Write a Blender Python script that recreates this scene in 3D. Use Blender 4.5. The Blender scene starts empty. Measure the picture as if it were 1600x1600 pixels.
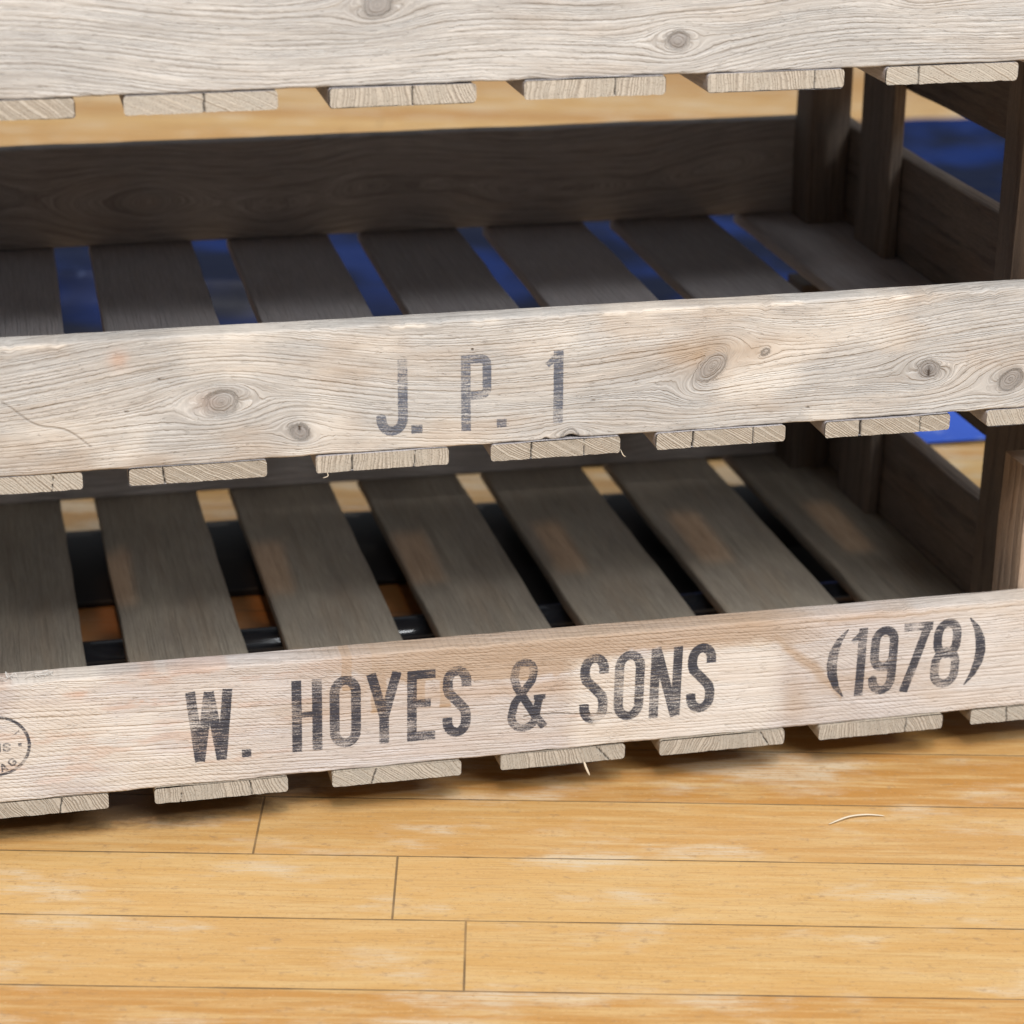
import bpy, math, random
import numpy as np
from mathutils import Matrix, Euler

S = bpy.context.scene
R = math.radians
random.seed(7)

# ------------------------------------------------------------------ camera
cam_d = bpy.data.cameras.new('camera')
cam_d.sensor_width = 36.0
cam_d.lens = 3561.3484 * 36.0 / 1600.0
cam_d.clip_start = 0.02
cam_d.clip_end = 60.0
cam_d.dof.use_dof = True
cam_d.dof.focus_distance = 1.235
cam_d.dof.aperture_fstop = 9.0
cam = bpy.data.objects.new('camera', cam_d)
S.collection.objects.link(cam)
cam.location = (-0.2908, -1.1182, 0.6100)
cam.rotation_euler = (R(68.5604), R(-1.1172), R(-13.7079))
S.camera = cam

# ------------------------------------------------------------------ world, lamps, exposure
W = bpy.data.worlds.new('World')
S.world = W
W.use_nodes = True
W.node_tree.nodes['Background'].inputs['Color'].default_value = (0.86, 0.92, 1.0, 1)
W.node_tree.nodes['Background'].inputs['Strength'].default_value = 0.21


def area_lamp(name, loc, target, size, power, col):
    d = bpy.data.lights.new(name, 'AREA')
    d.shape = 'DISK'
    d.size = size
    d.energy = power
    d.color = col
    o = bpy.data.objects.new(name, d)
    S.collection.objects.link(o)
    o.location = loc
    v = Matrix.Translation(target).translation - Matrix.Translation(loc).translation
    o.rotation_euler = v.to_track_quat('-Z', 'Y').to_euler()
    return o


area_lamp('window_light', (-0.10, -2.30, 3.0), (0.0, 0.0, 0.15), 1.7, 200, (0.925, 0.97, 1.0))
glint_strip = area_lamp('glint_lamp', (0.72, -2.40, 1.88), (0.15, 0.1, 0.10), 0.14, 40, (0.97, 0.985, 1.0))
glint_strip.data.shape = 'RECTANGLE'; glint_strip.data.size = 1.3; glint_strip.data.size_y = 0.12  # added strip lamp, stretched to put glints on the front bar
area_lamp('ceiling_lamp', (-0.42, -2.0, 2.36), (0.0, 0.0, 0.15), 0.10, 19, (1.0, 0.58, 0.30))
sd = bpy.data.lights.new('rear_spot', 'SPOT')
sd.energy = 210; sd.color = (1.0, 0.95, 0.88); sd.shadow_soft_size = 0.06
sd.spot_size = R(62.0); sd.spot_blend = 0.07
so = bpy.data.objects.new('rear_spot', sd)
S.collection.objects.link(so)
so.location = (0.10, 1.92, 2.5)

S.view_settings.view_transform = 'Standard'
S.view_settings.look = 'None'
S.view_settings.exposure = 0.0
S.view_settings.gamma = 1.0
S.view_settings.use_curve_mapping = False


# ------------------------------------------------------------------ numpy noise
def _hash(ix, iy, seed):
    n = (ix.astype(np.int64) * 374761393 + iy.astype(np.int64) * 668265263 + seed * 974634777) & 0x7fffffff
    n = ((n ^ (n >> 13)) * 1274126177) & 0x7fffffff
    return ((n ^ (n >> 16)) & 0xffff) / 65535.0


def vnoise(x, y, seed=0):
    x = np.asarray(x, float); y = np.asarray(y, float) + 0 * x
    ix, iy = np.floor(x), np.floor(y)
    fx, fy = x - ix, y - iy
    fx = fx * fx * (3 - 2 * fx); fy = fy * fy * (3 - 2 * fy)
    a = _hash(ix, iy, seed); b = _hash(ix + 1, iy, seed)
    c = _hash(ix, iy + 1, seed); d = _hash(ix + 1, iy + 1, seed)
    return (a * (1 - fx) + b * fx) * (1 - fy) + (c * (1 - fx) + d * fx) * fy


def fbm(x, y, seed=0, octv=4):
    s = 0; a = 0.5; t = 0
    for i in range(octv):
        s = s + a * vnoise(x * 2 ** i, y * 2 ** i, seed + i * 17); t += a; a *= 0.5
    return s / t


def sstep(a, b, x):
    t = np.clip((x - a) / (b - a), 0, 1)
    return t * t * (3 - 2 * t)


# ------------------------------------------------------------------ node helpers
class NB:
    """small builder for shader node graphs"""
    def __init__(self, name):
        self.m = bpy.data.materials.new(name)
        self.m.use_nodes = True
        self.t = self.m.node_tree
        self.t.nodes.clear()
        self.out = self.t.nodes.new('ShaderNodeOutputMaterial')
        self.b = self.t.nodes.new('ShaderNodeBsdfPrincipled')
        self.t.links.new(self.b.outputs[0], self.out.inputs[0])

    def link(self, a, b):
        if hasattr(a, 'is_linked'):
            self.t.links.new(a, b)
        else:
            b.default_value = a

    def math(self, op, a, b=0.0, c=0.0, clamp=False):
        n = self.t.nodes.new('ShaderNodeMath'); n.operation = op; n.use_clamp = clamp
        self.link(a, n.inputs[0]); self.link(b, n.inputs[1]); self.link(c, n.inputs[2])
        return n.outputs[0]

    def add(self, a, b): return self.math('ADD', a, b)
    def sub(self, a, b): return self.math('SUBTRACT', a, b)
    def mul(self, a, b): return self.math('MULTIPLY', a, b)

    def attr(self, name):
        n = self.t.nodes.new('ShaderNodeAttribute'); n.attribute_name = name
        return n

    def sep(self, v):
        n = self.t.nodes.new('ShaderNodeSeparateXYZ'); self.t.links.new(v, n.inputs[0])
        return n.outputs

    def comb(self, x, y, z):
        n = self.t.nodes.new('ShaderNodeCombineXYZ')
        for i, q in enumerate((x, y, z)): self.link(q, n.inputs[i])
        return n.outputs[0]

    def noise(self, vec, scale=1.0, detail=2.0, rough=0.5):
        n = self.t.nodes.new('ShaderNodeTexNoise')
        self.t.links.new(vec, n.inputs['Vector'])
        n.inputs['Scale'].default_value = scale
        n.inputs['Detail'].default_value = detail
        n.inputs['Roughness'].default_value = rough
        return n.outputs['Fac']

    def noise1(self, w, scale=1.0, detail=2.0, rough=0.5):
        n = self.t.nodes.new('ShaderNodeTexNoise'); n.noise_dimensions = '1D'
        self.t.links.new(w, n.inputs['W'])
        n.inputs['Scale'].default_value = scale
        n.inputs['Detail'].default_value = detail
        n.inputs['Roughness'].default_value = rough
        return n.outputs['Fac']

    def smooth(self, x, a, b, lo=0.0, hi=1.0):
        n = self.t.nodes.new('ShaderNodeMapRange'); n.interpolation_type = 'SMOOTHSTEP'
        self.link(x, n.inputs[0])
        n.inputs[1].default_value = a; n.inputs[2].default_value = b
        n.inputs[3].default_value = lo; n.inputs[4].default_value = hi
        return n.outputs[0]

    def mix(self, f, a, b):
        n = self.t.nodes.new('ShaderNodeMix'); n.data_type = 'RGBA'
        self.link(f, n.inputs[0])
        for q, s in ((a, n.inputs[6]), (b, n.inputs[7])):
            if isinstance(q, tuple): s.default_value = (*q, 1)
            else: self.t.links.new(q, s)
        return n.outputs[2]

    def scalecol(self, col, f):
        n = self.t.nodes.new('ShaderNodeMix'); n.data_type = 'RGBA'; n.blend_type = 'MULTIPLY'
        n.inputs[0].default_value = 1.0
        self.t.links.new(col, n.inputs[6]); self.t.links.new(f, n.inputs[7])
        return n.outputs[2]

    def bump(self, h, strength, dist):
        n = self.t.nodes.new('ShaderNodeBump')
        n.inputs['Strength'].default_value = strength
        n.inputs['Distance'].default_value = dist
        self.t.links.new(h, n.inputs['Height'])
        self.t.links.new(n.outputs[0], self.b.inputs['Normal'])

    def done(self, col, rough=0.8, spec=0.25):
        if isinstance(col, tuple): self.b.inputs['Base Color'].default_value = (*col, 1)
        else: self.t.links.new(col, self.b.inputs['Base Color'])
        self.link(rough, self.b.inputs['Roughness'])
        self.b.inputs['Specular IOR Level'].default_value = spec
        return self.m


# ------------------------------------------------------------------ materials
def wood_mat(name, c1, c2, cdark, cwarm, ring=3.2, lines=0.55, ink=None, marks=False, rough=0.82, spec=0.2):
    """weathered softwood; the vertex attribute grain = (along, across, depth) in millimetres"""
    B = NB(name)
    a, p, d = B.sep(B.attr('grain').outputs['Vector'])
    # slow wander and small jitter of the grain lines
    w1 = B.noise(B.comb(B.mul(a, 0.006), B.mul(p, 0.05), B.mul(d, 0.05)), 1, 2)
    w2 = B.noise(B.comb(B.mul(a, 0.05), B.mul(p, 0.25), B.mul(d, 0.2)), 1, 3)
    w3 = B.noise(B.comb(B.mul(a, 0.35), B.mul(p, 0.6), B.mul(d, 0.6)), 1, 2)
    pp = B.add(p, B.add(B.mul(B.sub(w1, 0.5), 4.0), B.add(B.mul(B.sub(w2, 0.5), 1.5), B.mul(B.sub(w3, 0.5), 0.9))))
    # growth rings
    W_ = B.math('DIVIDE', B.add(pp, B.mul(B.noise1(pp, 0.11, 1), 9.0)), ring)
    fr = B.math('FRACT', W_)
    saw = B.mul(B.smooth(fr, 0.35, 0.9), B.smooth(fr, 0.9, 1.0, 1.0, 0.0))
    brk = B.noise(B.comb(B.mul(a, 0.022), B.mul(p, 0.22), B.mul(d, 0.1)), 1, 3)
    ringm = B.mul(saw, B.smooth(brk, 0.3, 0.68))
    # fibres and short saw nicks
    fib = B.noise(B.comb(B.mul(a, 0.045), B.mul(pp, 2.2), B.mul(d, 2.2)), 1, 4, 0.6)
    nick = B.noise(B.comb(B.mul(a, 0.16), B.mul(pp, 1.3), B.mul(d, 1.3)), 1, 3, 0.6)
    nickm = B.smooth(nick, 0.60, 0.76)
    # broad patches
    l1 = B.noise(B.comb(B.mul(a, 0.012), B.mul(p, 0.035), B.mul(d, 0.03)), 1, 3)
    l2 = B.noise(B.comb(B.add(B.mul(a, 0.009), 31.0), B.mul(p, 0.06), B.mul(d, 0.03)), 1, 4)
    col = B.mix(B.smooth(l1, 0.33, 0.66), c1, c2)
    col = B.mix(B.mul(B.smooth(l2, 0.48, 0.72), 0.55), col, cwarm)
    col = B.mix(B.mul(B.smooth(fib, 0.30, 0.60, 1.0, 0.0), 0.50), col, cdark)
    col = B.mix(B.smooth(fib, 0.54, 0.74, 0.0, 0.55), col, tuple(min(.72, v * 1.38) for v in c2))
    spk = B.noise(B.comb(B.mul(a, 0.55), B.mul(p, 1.5), B.mul(d, 1.5)), 1, 3, 0.7)
    col = B.mix(B.smooth(spk, 0.56, 0.74, 0.0, 0.40), col, cdark)
    col = B.mix(B.mul(ringm, lines), col, cdark)
    col = B.mix(B.mul(nickm, lines * 0.75), col, tuple(v * 0.8 for v in cdark))
    oi = B.t.nodes.new('ShaderNodeObjectInfo')
    tone = B.add(B.mul(oi.outputs['Random'], 0.0 if marks else 0.34), 1.0 if marks else 0.82)
    col = B.scalecol(col, B.comb(tone, tone, tone))
    hgt = B.sub(B.mul(fib, 0.6), B.add(ringm, B.mul(nickm, 0.7)))
    if marks:
        mv = B.attr('marks').outputs['Vector']
        brown, pale, orange = B.sep(mv)
        col = B.mix(B.mul(brown, 0.72), col, (0.30, 0.185, 0.09))
        col = B.mix(B.mul(pale, 0.7), col, (0.58, 0.53, 0.465))
        col = B.mix(B.mul(orange, 0.45), col, (0.43, 0.215, 0.115))
        kn = B.attr('knot').outputs['Fac']
        kcol = B.mix(B.noise(B.comb(B.mul(a, 0.5), B.mul(p, 0.5), 0.0), 1, 3), (0.15, 0.145, 0.145), (0.27, 0.245, 0.225))
        col = B.mix(B.mul(kn, 0.95), col, kcol)
        ck = B.attr('crack').outputs['Fac']
        col = B.mix(ck, col, (0.06, 0.045, 0.035))
        hgt = B.sub(hgt, B.mul(ck, 2.0))
    if ink:
        icol, amount, iseed = ink
        sd = B.attr('ink').outputs['Fac']
        edge = B.noise(B.comb(B.mul(a, 0.9), B.mul(p, 1.4), iseed), 1, 2)
        cov = B.smooth(B.add(sd, B.mul(B.sub(edge, 0.5), 0.9)), -0.28, 0.28, 1.0, 0.0)
        st1 = B.noise(B.comb(B.mul(a, 0.10), B.mul(pp, 1.05), iseed), 1, 3, 0.6)
        st2 = B.noise(B.comb(B.mul(a, 1.1), B.mul(p, 1.3), iseed + 9.0), 1, 2)
        st3 = B.noise(B.comb(B.mul(a, 0.045), B.mul(p, 0.05), iseed + 3.0), 1, 2)
        wear = B.add(B.add(B.mul(st1, 0.75), B.mul(st2, 0.45)), B.mul(st3, 0.55))
        wear = B.add(wear, B.mul(B.attr('fade').outputs['Fac'], 0.20))
        keep = B.smooth(wear, 0.80, 1.12, 1.0, 0.12)
        col = B.mix(B.mul(B.mul(cov, keep), amount), col, icol)
    B.bump(hgt, 0.75, 0.0007)
    return B.done(col, rough, spec)


def end_mat(name, c1, c2, cdark):
    """sawn end of a slat: growth ring arcs and drying cracks"""
    B = NB(name)
    a, p, d = B.sep(B.attr('grain').outputs['Vector'])     # a = along, p = across, d = through
    n1 = B.noise(B.comb(B.mul(p, 0.06), B.mul(d, 0.06), a), 1, 2)
    tilt = B.noise(B.comb(B.mul(p, 0.004), B.mul(a, 0.73), 11.0), 1, 0)
    q = B.add(B.mul(p, 0.85), B.add(B.mul(d, B.mul(B.sub(tilt, 0.38), 5.0)), B.mul(n1, 5.0)))
    fr = B.math('FRACT', B.math('DIVIDE', B.add(q, B.mul(B.noise1(q, 0.2, 1), 4.0)), 1.6))
    saw = B.mul(B.smooth(fr, 0.3, 0.85), B.smooth(fr, 0.85, 1.0, 1.0, 0.0))
    sp = B.noise(B.comb(B.mul(p, 1.1), B.mul(d, 1.1), 0.0), 1, 3, 0.7)
    lo = B.noise(B.comb(B.mul(p, 0.05), B.mul(d, 0.05), 5.0), 1, 2)
    col = B.mix(B.smooth(lo, 0.35, 0.65), c1, c2)
    col = B.mix(B.mul(saw, B.smooth(lo, 0.38, 0.62, 0.12, 0.62)), col, cdark)
    col = B.mix(B.smooth(sp, 0.52, 0.70, 0.0, 0.75), col, tuple(v * 0.6 for v in cdark))
    ck = B.attr('crack').outputs['Fac']
    col = B.mix(ck, col, (0.02, 0.016, 0.013))
    B.bump(B.sub(B.mul(sp, -0.5), B.add(saw, B.mul(ck, 2.0))), 0.6, 0.0005)
    return B.done(col, 0.9, 0.15)


M_grey = wood_mat('greyed_pine_with_ink', (0.365, 0.352, 0.334), (0.435, 0.415, 0.388), (0.19, 0.172, 0.156), (0.385, 0.335, 0.285),
                  ring=1.9, lines=0.36, ink=((0.060, 0.070, 0.098), 0.90, 4.0), marks=True)
M_pink = wood_mat('pinkish_pine_with_ink', (0.495, 0.462, 0.448), (0.455, 0.412, 0.38), (0.28, 0.22, 0.185), (0.43, 0.325, 0.255),
                  ring=1.9, lines=0.34, ink=((0.030, 0.031, 0.042), 0.97, 14.0), marks=True)
M_inner = wood_mat('weathered_pine', (0.41, 0.385, 0.395), (0.455, 0.43, 0.435), (0.26, 0.24, 0.24), (0.41, 0.37, 0.36),
                   ring=3.0, lines=0.3, rough=0.62, spec=0.35)
M_inner_bounce = wood_mat('weathered_pine_floor_bounce', (0.36, 0.31, 0.25), (0.40, 0.345, 0.27), (0.19, 0.155, 0.12), (0.36, 0.275, 0.195),
                        ring=3.0, lines=0.3, rough=0.6, spec=0.35)  # slat pine again, with warm floor bounce put into the colour
M_post_lit = wood_mat('lit_post_pine', (0.30, 0.225, 0.165), (0.36, 0.27, 0.20), (0.13, 0.09, 0.065), (0.32, 0.20, 0.12),
                  ring=3.0, lines=0.55, rough=0.72, spec=0.3)  # lighter copy for the front posts, light on them painted in
M_rear = wood_mat('grey_brown_rail_pine', (0.50, 0.45, 0.42), (0.55, 0.50, 0.465), (0.20, 0.165, 0.145), (0.50, 0.41, 0.35),
                  ring=6.0, lines=0.5, rough=0.72, spec=0.3)
M_brown_shaded = wood_mat('brown_aged_pine_shaded', (0.185, 0.145, 0.118), (0.23, 0.18, 0.14), (0.07, 0.052, 0.042), (0.21, 0.135, 0.085),
                   ring=5.0, lines=0.6, rough=0.7, spec=0.3)  # aged brown pine, darkened to carry the deep shade at the ends
M_end = end_mat('sawn_slat_end', (0.35, 0.315, 0.265), (0.41, 0.365, 0.305), (0.14, 0.115, 0.09))


# ------------------------------------------------------------------ mesh helpers
def mesh_np(name, verts, faces_flat, sizes, mats, matidx, attrs, smooth=True):
    me = bpy.data.meshes.new(name)
    nv, nf = len(verts), len(sizes)
    me.vertices.add(nv); me.loops.add(len(faces_flat)); me.polygons.add(nf)
    me.vertices.foreach_set('co', np.asarray(verts, np.float32).ravel())
    me.loops.foreach_set('vertex_index', np.asarray(faces_flat, np.int32))
    st = np.concatenate([[0], np.cumsum(sizes)[:-1]]).astype(np.int32)
    me.polygons.foreach_set('loop_start', st)
    me.polygons.foreach_set('loop_total', np.asarray(sizes, np.int32))
    me.polygons.foreach_set('material_index', np.asarray(matidx, np.int32))
    me.polygons.foreach_set('use_smooth', np.full(nf, smooth, bool))
    me.update(calc_edges=True)
    for m in mats: me.materials.append(m)
    for k, v in attrs.items():
        v = np.asarray(v, np.float32)
        if v.ndim == 2:
            at = me.attributes.new(k, 'FLOAT_VECTOR', 'POINT'); at.data.foreach_set('vector', v.ravel())
        else:
            at = me.attributes.new(k, 'FLOAT', 'POINT'); at.data.foreach_set('value', v)
    me.validate()
    return me


def link(name, me, parent=None):
    o = bpy.data.objects.new(name, me)
    S.collection.objects.link(o)
    if parent is not None: o.parent = parent
    return o


def loop_rect(U, V, r, nu=2, nv=2, nr=3):
    """rounded rectangle as list of (u, v); v = 0 side is sampled nu times"""
    pts = []
    def arc(cu, cv, a0):
        for i in range(nr + 1):
            a = a0 + (math.pi / 2) * i / nr
            pts.append((cu + r * math.cos(a), cv + r * math.sin(a)))
    arc(r, r, math.pi)                                  # corner u0 v0: from (0, r) to (r, 0)
    for i in range(1, nu): pts.append((r + (U - 2 * r) * i / nu, 0))
    arc(U - r, r, -math.pi / 2)
    for i in range(1, nv): pts.append((U, r + (V - 2 * r) * i / nv))
    arc(U - r, V - r, 0)
    for i in range(1, nu if nu < 12 else 6): pts.append((U - r - (U - 2 * r) * i / (nu if nu < 12 else 6), V))
    arc(r, V - r, math.pi / 2)
    for i in range(1, nv): pts.append((0, V - r - (V - 2 * r) * i / nv))
    return np.array(pts)


AX = {'x': (0, 2, 1), 'y': (1, 0, 2), 'z': (2, 0, 1)}    # tray axes taken by along, u, v


def board(name, axis, lo, hi, mat, parent, r=0.0015, wob=0.0005, step=0.02, mats=None, seed=None, capdetail=False, cracks=(), warp=0.0):
    """one sawn board filling the box lo..hi, softened edges, slightly uneven"""
    ia, iu, iv = AX[axis]
    L, U, V = hi[ia] - lo[ia], hi[iu] - lo[iu], hi[iv] - lo[iv]
    seed = random.randint(0, 9999) if seed is None else seed
    lp = loop_rect(U, V, min(r, U * .3, V * .3), 6 if capdetail else 3, 2)
    n = max(2, int(L / step) + 1)
    s = np.linspace(0, L, n)
    K = len(lp)
    A = np.repeat(s, K); u = np.tile(lp[:, 0], n); v = np.tile(lp[:, 1], n)
    du = (vnoise(A * 28, (u > U / 2) * 7.0, seed) - .5) * 2 * wob
    dv = (vnoise(A * 22, (v > V / 2) * 5.0 + np.round(u / U * 2) * 3, seed + 3) - .5) * 2 * wob
    dv = dv + warp * (vnoise(A * 4, 0 * A, seed + 5) - .5)
    uu, vv = u + du, v + dv
    P = np.zeros((n * K, 3)); P[:, ia] = A + lo[ia]; P[:, iu] = uu + lo[iu]; P[:, iv] = vv + lo[iv]
    gs = np.array([seed * 3.7, seed * 1.3, seed * 2.1])
    cup = random.Random(seed).uniform(-1, 1)
    across = (u + 0.35 * v) * 1000
    G = np.stack([A * 1000, across, v * 1000], 1) + gs
    i = np.arange(n - 1)[:, None]; j = np.arange(K)[None, :]
    q = np.stack([i * K + j, i * K + (j + 1) % K, (i + 1) * K + (j + 1) % K, (i + 1) * K + j], 2).reshape(-1, 4)
    flat = list(q.ravel()); sizes = [4] * len(q); mi = [0] * len(q)
    crack = np.zeros(len(P))
    verts = [P]; grains = [G]; cr = [crack]
    off = len(P)
    # end caps: own vertices so that the edge stays crisp and can carry the cracks
    for end in (0, 1):
        base = P[:K] if end == 0 else P[-K:]
        gb = G[:K] if end == 0 else G[-K:]
        if capdetail and end == 0:
            nu = max(60, int(U / 0.0005)); nvv = 14
            u0, u1 = base[:, iu].min(), base[:, iu].max()
            gu = np.linspace(0.0, 1.0, nu)
            rr = min(r, U * .3, V * .3)
            rows = []
            top_u = [0, rr * .4, U * .2, U * .5, U * .8, U - rr * .4, U]
            uu_ = gu * U
            inset = np.maximum(rr - uu_, 0) + np.maximum(uu_ - (U - rr), 0)
            dz = rr - np.sqrt(np.maximum(rr * rr - np.minimum(inset, rr) ** 2, 0))
            lowz = dz - wob * 1.2 * (fbm(uu_ * 260, uu_ * 0, seed + 11) - .35)
            hiz = V - dz
            gv = np.linspace(0, 1, nvv)
            Uu = np.repeat(uu_, nvv); Vv = (lowz[:, None] + (hiz - lowz)[:, None] * gv[None, :]).ravel()
            C = np.zeros((nu * nvv, 3))
            C[:, ia] = lo[ia] - 0.00025 - 0.0004 * (fbm(Uu * 300, Vv * 300, seed + 21) - .5)
            C[:, iu] = Uu + lo[iu]; C[:, iv] = Vv + lo[iv]
            ck = np.zeros(len(C))
            for cx, cw, sl in cracks:
                line = cx * U + sl * (Vv - V / 2) + 0.0008 * (fbm(Vv * 500, 0 * Vv + cx * 31, seed) - .5)
                ck = np.maximum(ck, 1 - sstep(cw * .45, cw * 1.1, np.abs(Uu - line)))
            C[:, ia] += ck * 0.0015
            gg = np.stack([np.full(len(C), seed * 1.37), Uu * 1000 + seed % 97 * 11.0, Vv * 1000], 1)
            ii = np.arange(nu - 1)[:, None]; jj = np.arange(nvv - 1)[None, :]
            qq = np.stack([ii * nvv + jj, (ii + 1) * nvv + jj, (ii + 1) * nvv + jj + 1, ii * nvv + jj + 1], 2).reshape(-1, 4) + off
            flat += list(qq.ravel()); sizes += [4] * len(qq); mi += [1] * len(qq)
            verts.append(C); grains.append(gg); cr.append(ck); off += len(C)
        else:
            verts.append(base); grains.append(gb); cr.append(np.zeros(K))
            idx = list(range(off, off + K))
            if end == 0: idx = idx[::-1]
            flat += idx; sizes.append(K); mi.append(1 if (mats and len(mats) > 1) else 0); off += K
    me = mesh_np(name, np.concatenate(verts), flat, sizes, mats or [mat], mi,
                 {'grain': np.concatenate(grains), 'crack': np.concatenate(cr)})
    fix_normals(me)
    return link(name, me, parent)


def fix_normals(me):
    import bmesh
    bm = bmesh.new(); bm.from_mesh(me)
    bmesh.ops.recalc_face_normals(bm, faces=bm.faces)
    bm.to_mesh(me); bm.free()
    # crisp where sides meet ends
    me.update()


# ------------------------------------------------------------------ stencil letters as distance fields
def d_seg(X, Z, a, b, w0, w1=None):
    """butt-ended stroke"""
    w1 = w0 if w1 is None else w1
    ax, az = a; bx, bz = b
    L = math.hypot(bx - ax, bz - az); tx, tz = (bx - ax) / L, (bz - az) / L
    s = (X - ax) * tx + (Z - az) * tz
    n = np.abs(-(X - ax) * tz + (Z - az) * tx)
    w = (w0 + (w1 - w0) * np.clip(s / L, 0, 1)) / 2
    return np.maximum(np.abs(s - L / 2) - L / 2, n - w)


def d_path(X, Z, pts, w, closed=False, taper=None):
    D = np.full(X.shape, 9.0)
    n = len(pts); m = n if closed else n - 1
    for i in range(m):
        a = pts[i]; b = pts[(i + 1) % n]
        L = math.hypot(b[0] - a[0], b[1] - a[1])
        if L < 1e-6: continue
        tx, tz = (b[0] - a[0]) / L, (b[1] - a[1]) / L
        s = (X - a[0]) * tx + (Z - a[1]) * tz
        nn = -(X - a[0]) * tz + (Z - a[1]) * tx
        sc = np.clip(s, 0, L)
        dist = np.hypot(s - sc, nn)
        if not closed and i == 0: dist = np.where(s < 0, np.maximum(dist, w / 2 - s), dist)
        if not closed and i == m - 1: dist = np.where(s > L, np.maximum(dist, w / 2 + s - L), dist)
        if taper is not None:
            ww = taper[i] + (taper[i + 1] - taper[i]) * sc / L
        else: ww = w
        D = np.minimum(D, dist - ww / 2)
    return D


def arc(cx, cz, rx, rz, a0, a1, n=10):
    return [(cx + rx * math.cos(R(a0 + (a1 - a0) * i / n)), cz + rz * math.sin(R(a0 + (a1 - a0) * i / n))) for i in range(n + 1)]


def glyph(ch, X, Z, w, h, s):
    q = s / 2; rx = w / 2 - q; rz = min(rx * 1.25, h * .24)
    seg = lambda a, b, t=s, t2=None: d_seg(X, Z, a, b, t, t2)
    mn = lambda *k: np.minimum.reduce(k)
    if ch == 'J':
        return d_path(X, Z, [(q, h * .27)] + arc(w / 2, q + rz, rx, rz, 180, 360) + [(w - q, h)], s)
    if ch == 'P':
        return mn(seg((q, 0), (q, h)), d_path(X, Z, [(q, h - q)] + arc(w - q - rx * .6, h - q - rx * .6, rx * .6, rx * .6, 90, 0, 5) +
                  arc(w - q - rx * .6, h * .46 + rx * .6, rx * .6, rx * .6, 0, -90, 5) + [(q, h * .46)], s * .92))
    if ch == '1':
        return mn(seg((w - q, 0), (w - q, h)), seg((w - s * .4, h - s * .45), (0, h * .80), s * .8, s * .55))
    if ch == 'W':
        f = s * .96
        return mn(seg((q, h), (w * .27, 0), f), seg((w * .27, 0), (w * .5, h * .98), f), seg((w * .5, h * .98), (w * .73, 0), f), seg((w * .73, 0), (w - q, h), f))
    if ch == 'H':
        return mn(seg((q, 0), (q, h)), seg((w - q, 0), (w - q, h)), seg((q, h * .52), (w - q, h * .52), s * .62))
    if ch == 'O':
        return d_path(X, Z, arc(w / 2, h - q - rz, rx, rz, 180, 0) + arc(w / 2, q + rz, rx, rz, 0, -180), s, True)
    if ch == 'Y':
        return mn(seg((w / 2, 0), (w / 2, h * .46)), seg((w / 2, h * .38), (q, h), s), seg((w / 2, h * .38), (w - q, h), s))
    if ch == 'E':
        return mn(seg((q, 0), (q, h)), seg((q, h - q), (w, h - q)), seg((q, q), (w, q)), seg((q, h * .53), (w * .84, h * .53), s * .9))
    if ch == 'S':
        p = [(w - q, h * .71)] + arc(w / 2, h - q - rz, rx, rz, 0, 180) + [(q, h * .70), (q + rx * .18, h * .62), (w / 2, h * .51), (w - q - rx * .18, h * .39), (w - q, h * .31)] + arc(w / 2, q + rz, rx, rz, 0, -180) + [(q, h * .28)]
        return d_path(X, Z, p, s)
    if ch == 'N':
        return mn(seg((q, 0), (q, h)), seg((w - q, 0), (w - q, h)), seg((q * 1.1, h), (w - q * 1.1, 0), s))
    if ch == '&':
        p = [(w * .98, h * .03), (w * .70, h * .22), (w * .22, h * .62), (w * .14, h * .76)] + arc(w * .42, h * .82, w * .25, h * .14, 190, -20, 10) + \
            [(w * .62, h * .70), (w * .44, h * .58), (w * .17, h * .40), (w * .11, h * .27)] + arc(w * .42, h * .20, w * .33, h * .165, 170, 345, 10) + [(w * .78, h * .32), (w * .84, h * .46)]
        return mn(d_path(X, Z, p, s * .88), seg((w * .68, h * .46), (w, h * .46), s * .6))
    if ch == '9':
        lo_ = h * .40
        return mn(d_path(X, Z, arc(w / 2, h - q - rz, rx, rz, 180, 0) + arc(w / 2, lo_ + rz, rx, rz, 0, -180), s, True),
                  d_path(X, Z, [(w - q, h - q - rz), (w - q, q + rz)] + arc(w / 2, q + rz, rx, rz, 0, -180) + [(q, h * .25)], s))
    if ch == '7':
        return mn(seg((0, h - q), (w, h - q)), seg((w * .16, 0), (w - q, h - s * .3), s))
    if ch == '8':
        r2 = min(rx * 1.2, h * .2)
        return mn(d_path(X, Z, arc(w / 2, h - q - r2, rx * .95, r2, 180, 0) + arc(w / 2, h * .51 + r2 * .9, rx * .95, r2, 0, -180), s, True),
                  d_path(X, Z, arc(w / 2, h * .51 - r2 * .9, rx, r2, 180, 0) + arc(w / 2, q + r2, rx, r2, 0, -180), s, True))
    if ch in '()':
        pts = [(w * .92, h), (w * .5, h * .84), (w * .27, h * .66), (w * .2, h * .5), (w * .27, h * .34), (w * .5, h * .16), (w * .92, 0)]
        if ch == ')': pts = [(w - x, z) for x, z in pts]
        return d_path(X, Z, pts, s, taper=[s * .12, s * .62, s * .95, s * 1.02, s * .95, s * .62, s * .12])
    if ch == '.':
        return np.maximum(np.abs(X - w / 2) - w / 2, np.abs(Z - h / 2) - h / 2)
    if ch == 'G':
        return mn(d_path(X, Z, [(w - q, h * .72)] + arc(w / 2, h - q - rz, rx, rz, 0, 180) + arc(w / 2, q + rz, rx, rz, 180, 360) + [(w - q, h * .45)], s), seg((w * .5, h * .45), (w, h * .45)))
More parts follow.
